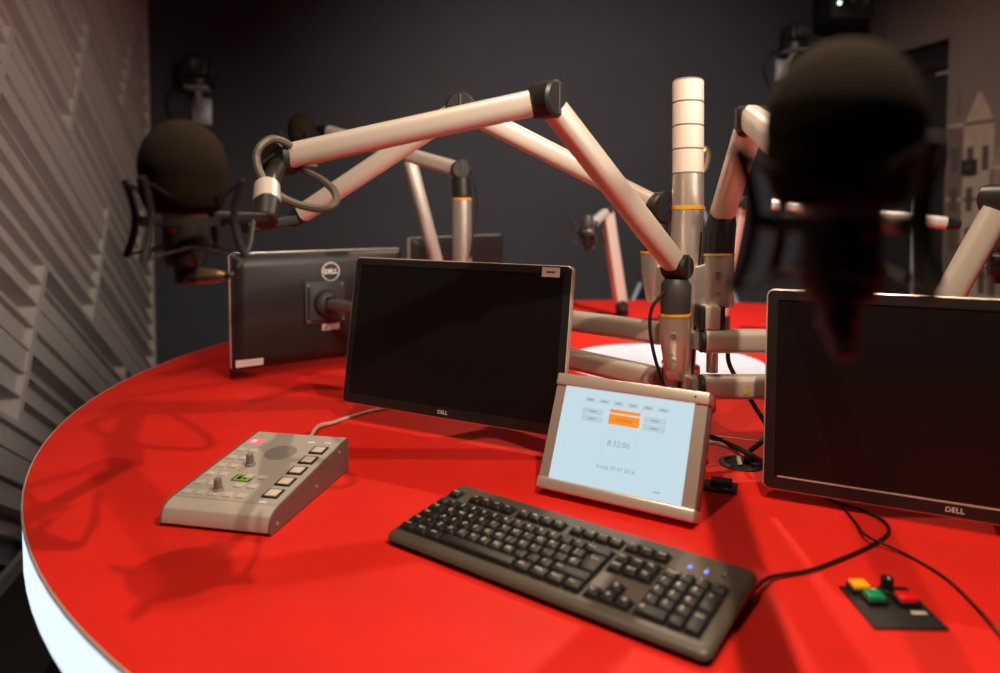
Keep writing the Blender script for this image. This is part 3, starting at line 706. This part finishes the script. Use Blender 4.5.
obj('cord', MB().m(GREYC).tube([cst, OT(316, 434)+V((0, 0, .012)), OT(334, 425)+V((0, 0, .006)), OT(352, 418)+V((0, 0, .004)), OT(370, 413)+V((0, 0, .004)), OT(394, 408.5)+V((0, 0, .004)), OT(430, 404)+V((0, 0, .004))], .0038, n=10), tb)

# ------------------------------------------------------------------ keyboard
U = .01905
KA = -.6334
MK = Matrix.Translation((-.141, .950, TZ)) @ Matrix.Rotation(KA, 4, 'Z')
kx0, kx1, ky0, ky1 = -.0085, 22.5*U+.0175, -.019, 6.45*U+.026
def kz(y): return .0142 + (y+.026)/.17*.0165       # deck height rises to the back
kbd = thing('keyboard', 'full-size black keyboard lying askew on the red desk', 'keyboard', MK @ V(((kx0+kx1)/2, (ky0+ky1)/2, 0)))
def rrect(x0, x1, y0, y1, r, zf):
    o = []
    for cx_, cy_, a0 in ((x1-r, y1-r, 0), (x0+r, y1-r, 90), (x0+r, y0+r, 180), (x1-r, y0+r, 270)):
        for q in range(6):
            a = math.radians(a0+q*18); x, y = cx_+r*math.cos(a), cy_+r*math.sin(a); o.append(MK @ V((x, y, zf(y))))
    return o
kb = MB().m(KBODY)
kb.loft([rrect(kx0+.006, kx1-.006, ky0+.006, ky1-.004, .008, lambda y: .0040), rrect(kx0+.002, kx1-.002, ky0+.001, ky1-.001, .011, lambda y: .0065+(y+.026)*.04),
         rrect(kx0, kx1, ky0, ky1, .012, lambda y: kz(y)-.007), rrect(kx0+.0005, kx1-.0005, ky0+.001, ky1-.0005, .012, lambda y: kz(y)-.004),
         rrect(kx0+.003, kx1-.003, ky0+.005, ky1-.002, .011, lambda y: kz(y)-.001), rrect(kx0+.006, kx1-.007, ky0+.011, ky1-.006, .009, lambda y: kz(y))])
WELL = [(0, 15, 0, 5), (0, 1, 5.5, 6.5), (2, 6, 5.5, 6.5), (6.5, 10.5, 5.5, 6.5), (11, 15, 5.5, 6.5), (15.25, 18.25, 5.5, 6.5), (15.25, 18.25, 3, 5), (15.25, 18.25, 0, 1), (16.25, 17.25, 1, 2), (18.5, 22.5, 0, 5)]
kb.m(BLACKM)
for a, b, c, d in WELL:
    e_ = .0012
    kb.poly([MK @ V((x, y, kz(y)+.0005)) for x, y in ((a*U-e_, c*U-e_), (b*U+e_, c*U-e_), (b*U+e_, d*U+e_), (a*U-e_, d*U+e_))])
obj('body', kb, kbd, sharp=50)
for fx in (.04, .40):
    for fy in (.004, .13): obj('foot', MB().m(RUBBER).cyl(MK @ V((fx, fy, 0)), MK @ V((fx, fy, .006+fy*.03)), .006, seg=16), kbd)
keys = []
def row(y, items, x=0.):
    for it in items:
        if isinstance(it, (int, float)): x += it; continue
        leg, w_ = it if isinstance(it, tuple) else (it, 1)
        keys.append((x, y, w_, 1, leg)); x += w_
row(0, [('Ctrl', 1.25), ('Win', 1.25), ('Alt', 1.25), ('', 6.25), ('Alt', 1.25), ('Win', 1.25), ('Menu', 1.25), ('Ctrl', 1.25)])
row(1, [('Shift', 1.25), '\\'] + list('ZXCVBNM,./') + [('Shift', 2.75)])
row(2, [('Caps', 1.75)] + list("ASDFGHJKL;'#"))
row(3, [('Tab', 1.5)] + list('QWERTYUIOP[]'))
row(4, list('`1234567890-=') + [('Back', 2)])
keys.append((13.75, 2, 1.25, 2, 'Enter'))
row(5.5, ['Esc', 1., 'F1', 'F2', 'F3', 'F4', .5, 'F5', 'F6', 'F7', 'F8', .5, 'F9', 'F10', 'F11', 'F12'])
row(5.5, ['Prt', 'Scr', 'Brk'], 15.25); row(4, ['Ins', 'Hm', 'Pg'], 15.25); row(3, ['Del', 'End', 'Pg'], 15.25)
row(1, ['↑'], 16.25); row(0, ['←', '↓', '→'], 15.25)
row(4, ['Num', '/', '*', '-'], 18.5); row(3, list('789'), 18.5); row(2, list('456'), 18.5); row(1, list('123'), 18.5); row(0, [('0', 2), '.'], 18.5)
keys.append((21.5, 2, 1, 2, '+')); keys.append((21.5, 0, 1, 2, 'Ent'))
slope = math.atan(.0165/.17)
for x, y, w_, h_, leg in keys:
    cxk, cyk = (x+w_/2)*U, (y+h_/2)*U
    M_ = MK @ Matrix.Translation((cxk, cyk, kz(cyk)+.0003)) @ Matrix.Rotation(slope, 4, 'X')
    a, b = w_*U/2, h_*U/2
    def kr(i, z, dy=0.):
        r = .002; o = []
        for cx_, cy_, a0 in ((a-i-r, b-i-r, 0), (-a+i+r, b-i-r, 90), (-a+i+r, -b+i+r, 180), (a-i-r, -b+i+r, 270)):
            for q in range(3):
                t_ = math.radians(a0+q*45); o.append(M_ @ V((cx_+r*math.cos(t_), cy_+dy+r*math.sin(t_), z)))
        return o
    mbk = MB().m(KEYM).loft([kr(.0008, 0), kr(.0012, .003, .0002), kr(.0024, .0052, .0005), kr(.0030, .0055, .0005)])
    if leg:
        n = len(leg); sz = .0085 if n == 1 else (.0062 if n <= 3 else .0048)
        mbk.m(LEGEND).text(M_ @ Matrix.Translation((-a+.0045, .0022 if h_ == 1 else b*.45, .0057)), leg, sz*1.12, 'LEFT', .0001)
    obj('key', mbk, kbd)
BLUE = mat('blue_led', (.05, .08, .6), .3, emit=(.12, .2, 1.0), estr=2.2)
for i, m_ in enumerate((BLUE, BLUE, DGREY)):
    q = MK @ V(((19.62+i*1.05)*U, 6.05*U, kz(6.05*U)-.0002))
    obj('indicator', MB().m(m_).lathe(Matrix.Translation(q), [(.0026, 0), (.0026, .0008), (.0014, .0018), (.0002, .002)], 16), kbd, label='glowing blue indicator light' if m_ is BLUE else 'unlit indicator light')
    mk2 = MB().m(LEGEND).text(MK @ Matrix.Translation(((19.62+i*1.05)*U, 6.42*U, kz(6.42*U)+.0003)) @ Matrix.Rotation(slope, 4, 'X'), '1AS'[i], .0045, ext=.0001)
    obj('legend', mk2, kbd)
kc = MK @ V((kx1-.006, ky1-.03, .012))
cp = [MK @ V((kx1-.003, ky1-.022, .014)), OT(770, 582)+V((0, 0, .006)), OT(810, 573)+V((0, 0, .004)), OT(850, 558)+V((0, 0, .004)), OT(880, 543)+V((0, 0, .004)), OT(889, 532)+V((0, 0, .004)), OT(880, 521)+V((0, 0, .004)), OT(858, 511)+V((0, 0, .004)), OT(832, 503)+V((0, 0, .004)), OT(815, 490)+V((0, 0, .004))]
obj('cord', MB().m(RUBBER).tube(cp, .0023, n=10), kbd)
cable('thin dark wire trailing from behind the right monitor past the button plate', [OT(840, 505)+V((0, 0, .003)), OT(856, 525)+V((0, 0, .003)), OT(868, 543)+V((0, 0, .009)), OT(905, 556)+V((0, 0, .003)), OT(945, 580)+V((0, 0, .003)), OT(978, 612)+V((0, 0, .003)), OT(1010, 650)+V((0, 0, .003))], .0018, name='wire')
cable('black cable lying on the desk behind the talkback box and middle monitor', [V((.15, 1.62, TZ+.005)), V((.05, 1.7, TZ+.005)), V((-.08, 1.78, TZ+.005)), V((-.22, 1.86, TZ+.005)), V((-.30, 1.98, TZ+.012)), V((-.28, 2.02, TZ+.09))], .004)

# ------------------------------------------------------------------ button plate
pl = thing('button_plate', 'black plate with yellow, green and red push buttons set in the desk', 'control plate', (.44, .795, TZ))
px_ = V((1, -.03, 0)).normalized(); MP = Matrix((px_, V((-px_.y, px_.x, 0)), V((0, 0, 1)))).transposed().to_4x4(); MP.translation = (.408, .758, TZ)
obj('plate', MB().m(BLACKM).box(MP, 0, .080, -.018, .068, 0, .003, .001), pl)
for c_, (bx_, by_), nm in (((.95, .42, .01), (.019, .057), 'yellow'), ((.0, .22, .07), (.025, .033), 'green'), ((.85, .006, .006), (.060, .031), 'red')):
    Mx = MP @ Matrix.Translation((bx_, by_, .003))
    b_ = obj('button_base', MB().m(BLACKM).box(Mx, -.0115, .0115, -.0105, .0105, 0, .006, .001), pl)
    obj('push_button', MB().m(mat(nm+'_button', c_, .35, emit=c_, estr=.25)).box(Mx, -.0095, .0095, -.0085, .0085, .005, .0105, .0015), b_, label=nm+' push button')
Mx = MP @ Matrix.Translation((.051, .056, .003))
obj('rotary_knob', MB().m(BLACK).lathe(Mx, [(.0095, 0), (.0095, .003), (.0075, .004), (.007, .017), (.005, .018)], 24).m(WHITE).box(Mx, -.0008, .0008, -.0065, -.001, .0178, .0184), pl)
for q in ((.055, .072, .008, .014), (.034, .041, .058, .063)): obj('caption', MB().m(STICK).box(MP, *q, .0028, .0034), pl)

# ------------------------------------------------------------------ on and by the walls
def ptz(loc, label, face, s=1.0):
    a = math.degrees(math.atan2(face[1], face[0])) + 90       # local -y looks along face
    M = yawm(loc, a) @ Matrix.Scale(s, 4)
    t = thing('dome_camera', label, 'camera', M @ V((0, 0, 0)), 'remote-controlled cameras')
    obj('wall_bracket', MB().m(mat('pale_steel', (.55, .56, .60), .4, metal=.4)).box(M, -.04, .04, .10, .108, -.16, -.04, .002).bar(M @ V((0, .10, -.12)), M @ V((0, 0, -.02)), .035, .02, .003).box(M, -.05, .05, -.06, .06, -.016, -.01, .002).box(M, -.012, .03, .07, .104, -.15, -.06, .003), t)
    obj('base', MB().m(BLACK).lathe(M, [(.062, -.010), (.070, -.004), (.070, .022), (.062, .032), (.045, .034)], 32), t)
    for sg in (-1, 1): obj('yoke', MB().m(BLACK).box(M, min(sg*.052, sg*.066), max(sg*.052, sg*.066), -.03, .03, .030, .115, .006), t)
    hd = obj('head', MB().m(BLACK).box(M, -.050, .050, -.055, .05, .038, .128, .014, 3), t)
    obj('lens', MB().m(DGREY).lathe(M @ Matrix.Translation((.006, -.054, .084)) @ Matrix.Rotation(math.pi/2, 4, 'X'), [(.034, 0), (.034, .014), (.029, .018), (.026, .010), (.01, .006), (.001, .005)], 32), hd)
    obj('cable', MB().m(RUBBER).tube([M @ V(q) for q in ((-.03, .06, .0), (-.09, .05, .0), (-.135, .06, -.05), (-.125, .08, -.13), (-.08, .1, -.19), (-.04, .102, -.26))], .006), t)
    return t
q = P(193, 80, 4.05); ptz(CORN + E1*((q-CORN).dot(E1)-.0) + E2*.146 + V((0, 0, 1.97)), 'black remote-controlled camera on the back wall above the left microphone', E2, 1.35)
ptz(CORN + E1*(WID-.77) + E2*.146 + V((0, 0, 2.43)), 'black remote-controlled camera on the back wall, half behind the nearest microphone', E2, 1.35)
# loudspeaker in the upper right corner
SPM = RM @ Matrix.Translation((WID-.47, -.30, 2.60)) @ Matrix.Rotation(math.radians(-12), 4, 'Z')
sp = thing('loudspeaker', 'black loudspeaker hung high near the right room corner', 'loudspeaker', SPM.translation)
obj('cabinet', MB().m(BLACKM).box(SPM, -.16, .16, -.13, .13, 0, .42, .01), sp)
obj('woofer', MB().m(BLACK).lathe(SPM @ Matrix.Translation((.015, -.13, .13)) @ Matrix.Rotation(math.pi/2, 4, 'X'), [(.105, -.002), (.105, .006), (.092, .008), (.086, .003), (.03, -.001), (.025, .004), (.001, .008)], 40), sp)
obj('tweeter', MB().m(BLACK).lathe(SPM @ Matrix.Translation((0, -.13, .33)) @ Matrix.Rotation(math.pi/2, 4, 'X'), [(.045, -.002), (.045, .004), (.02, .002), (.001, .007)], 28), sp)
obj('power_light', MB().m(mat('white_led', (.9, .9, .9), .3, emit=(.9, 1, .95), estr=3)).lathe(SPM @ Matrix.Translation((-.105, -.13, .105)) @ Matrix.Rotation(math.pi/2, 4, 'X'), [(.012, -.002), (.012, .003), (.006, .006), (.001, .007)], 16), sp, label='small white power light')
obj('bracket', MB().m(BLACKM).bar(SPM @ V((0, .13, .2)), SPM @ V((0, .30, .2)), .05, .05, .005), sp)
# wall socket box and the printed townscape on the right wall
def RW(s, z, out=0.): q = CORN + E1*(WID-out) + E2*s; q.z = z; return q
SK = [mat('mural_sepia_a', (.22, .165, .125), .85, noise=.15, nscale=14), mat('mural_sepia_b', (.12, .085, .065), .85, noise=.15, nscale=14), mat('mural_sepia_c', (.34, .26, .20), .85, noise=.12, nscale=14), mat('mural_sepia_d', (.07, .05, .04), .85, noise=.1, nscale=14)]
mu = thing('wall_mural', 'sepia townscape of old gabled houses printed on the right wall', 'mural', RW(1.4, 0))
def wpoly(m_, pts, out):
    mb = MB().m(m_); mb.loft([[RW(s, z, out) for s, z in pts], [RW(s, z, 0.0005) for s, z in pts]]); return mb
def house(x0, x1, ze, zr, m_, style='gable', wins=(3, 4)):
    xm = (x0+x1)/2
    if style == 'gable': pts = [(x0, 0), (x1, 0), (x1, ze), (xm+.012, zr), (xm-.012, zr), (x0, ze)]
    elif style == 'pitched': pts = [(x0, 0), (x1, 0), (x1, ze), (x1-.05, zr), (x0+.05, zr), (x0, ze)]
    else: pts = [(x0, 0), (x1, 0), (x1, ze), (x0, ze)]
    h = obj('house_front', wpoly(m_, pts, .002), mu)
    wm = SK[3] if m_ is not SK[3] else SK[0]; cm = SK[2] if m_ is not SK[2] else SK[1]
    def flat(nm, m2, a0, a1, z0, z1):
        obj(nm, MB().m(m2).loft([[RW(a, z, o_) for a, z in ((a0, z0), (a1, z0), (a1, z1), (a0, z1))] for o_ in (.003, .0015)]), h)
    nx, nz = wins
    for i in range(nx):
        for j in range(nz):
            a = x0+(x1-x0)*(i+.5)/nx; z = .35+(ze-.45)*(j+.5)/nz; ww = (x1-x0)/nx*.22; hh = (ze-.45)/nz*.3
            flat('window_print', wm, a-ww, a+ww, z-hh, z+hh)
    for z in (ze, ze*.72, ze*.44): flat('cornice_print', cm, x0, x1, z-.012, z+.012)
house(.775, .90, 1.80, 1.86, SK[1], 'flat', (1, 5))
house(.90, 1.12, 1.80, 2.0, SK[2], 'gable', (2, 5))
house(1.10, 1.45, 1.50, 1.62, SK[0], 'pitched', (4, 4))
house(1.45, 1.85, 1.6, 1.98, SK[2], 'gable', (3, 5))
house(1.85, 2.4, 1.45, 1.7, SK[1], 'pitched', (4, 4))
house(2.4, 2.9, 1.7, 2.1, SK[0], 'gable', (3, 5))
sp_ = wpoly(SK[1], [(.84, 1.86), (.87, 1.86), (.862, 1.98), (.855, 2.10), (.848, 1.98)], .002); obj('spire', sp_, mu)
ds = MB().m(BLACKM).box(RM, WID-.03, WID, -1.01, -.915, 1.462, 1.562, .004)
sw = thing('wall_switch', 'small square black box fixed on the townscape mural', 'switch', RW(.96, 1.462))
obj('box', ds, sw); obj('button', MB().m(DGREY).box(RM, WID-.034, WID-.028, -.98, -.945, 1.49, 1.53, .002), sw)
# tripod behind the desk
TP = P(689, 150, 3.95); 
tr = thing('tripod', 'thin blue-grey tripod standing behind the far edge of the desk', 'tripod', (TP.x, TP.y, 0))
STL = mat('blue_steel', (.42, .48, .56), .35, metal=.5)
hub = V((TP.x, TP.y, TP.z-.12))
obj('column', MB().m(STL).cyl((TP.x, TP.y, .55), (TP.x, TP.y, TP.z), .014, seg=20), tr)
obj('hub', MB().m(BLACK).cyl((TP.x, TP.y, TP.z-.14), (TP.x, TP.y, TP.z-.06), .035, bev=.004), tr)
for an in (200, 320, 80):
    fo = V((TP.x+.66*math.cos(math.radians(an)), TP.y+.5*math.sin(math.radians(an))*(.4 if an != 80 else 1), .01))
    l = obj('leg', MB().m(STL).tube([hub, fo], .012, k=10, smooth=False), tr)
    k_ = hub.lerp(fo, .42)
    obj('clamp', MB().m(BLACK).cyl(k_+(hub-fo).normalized()*.03, k_-(hub-fo).normalized()*.03, .018), l)
    obj('spreader', MB().m(BLACKM).tube([k_, V((TP.x, TP.y, k_.z-.02))], .008, smooth=False), tr)
obj('hook', MB().m(mat('brass', (.65, .45, .2), .35, metal=.8)).tube([P(689, 176, 3.95), P(699, 173, 3.93), P(705, 168, 3.93), P(708, 155, 3.93), P(705, 149, 3.93), P(701, 152, 3.93)], .012), tr, label='brass-coloured hook')
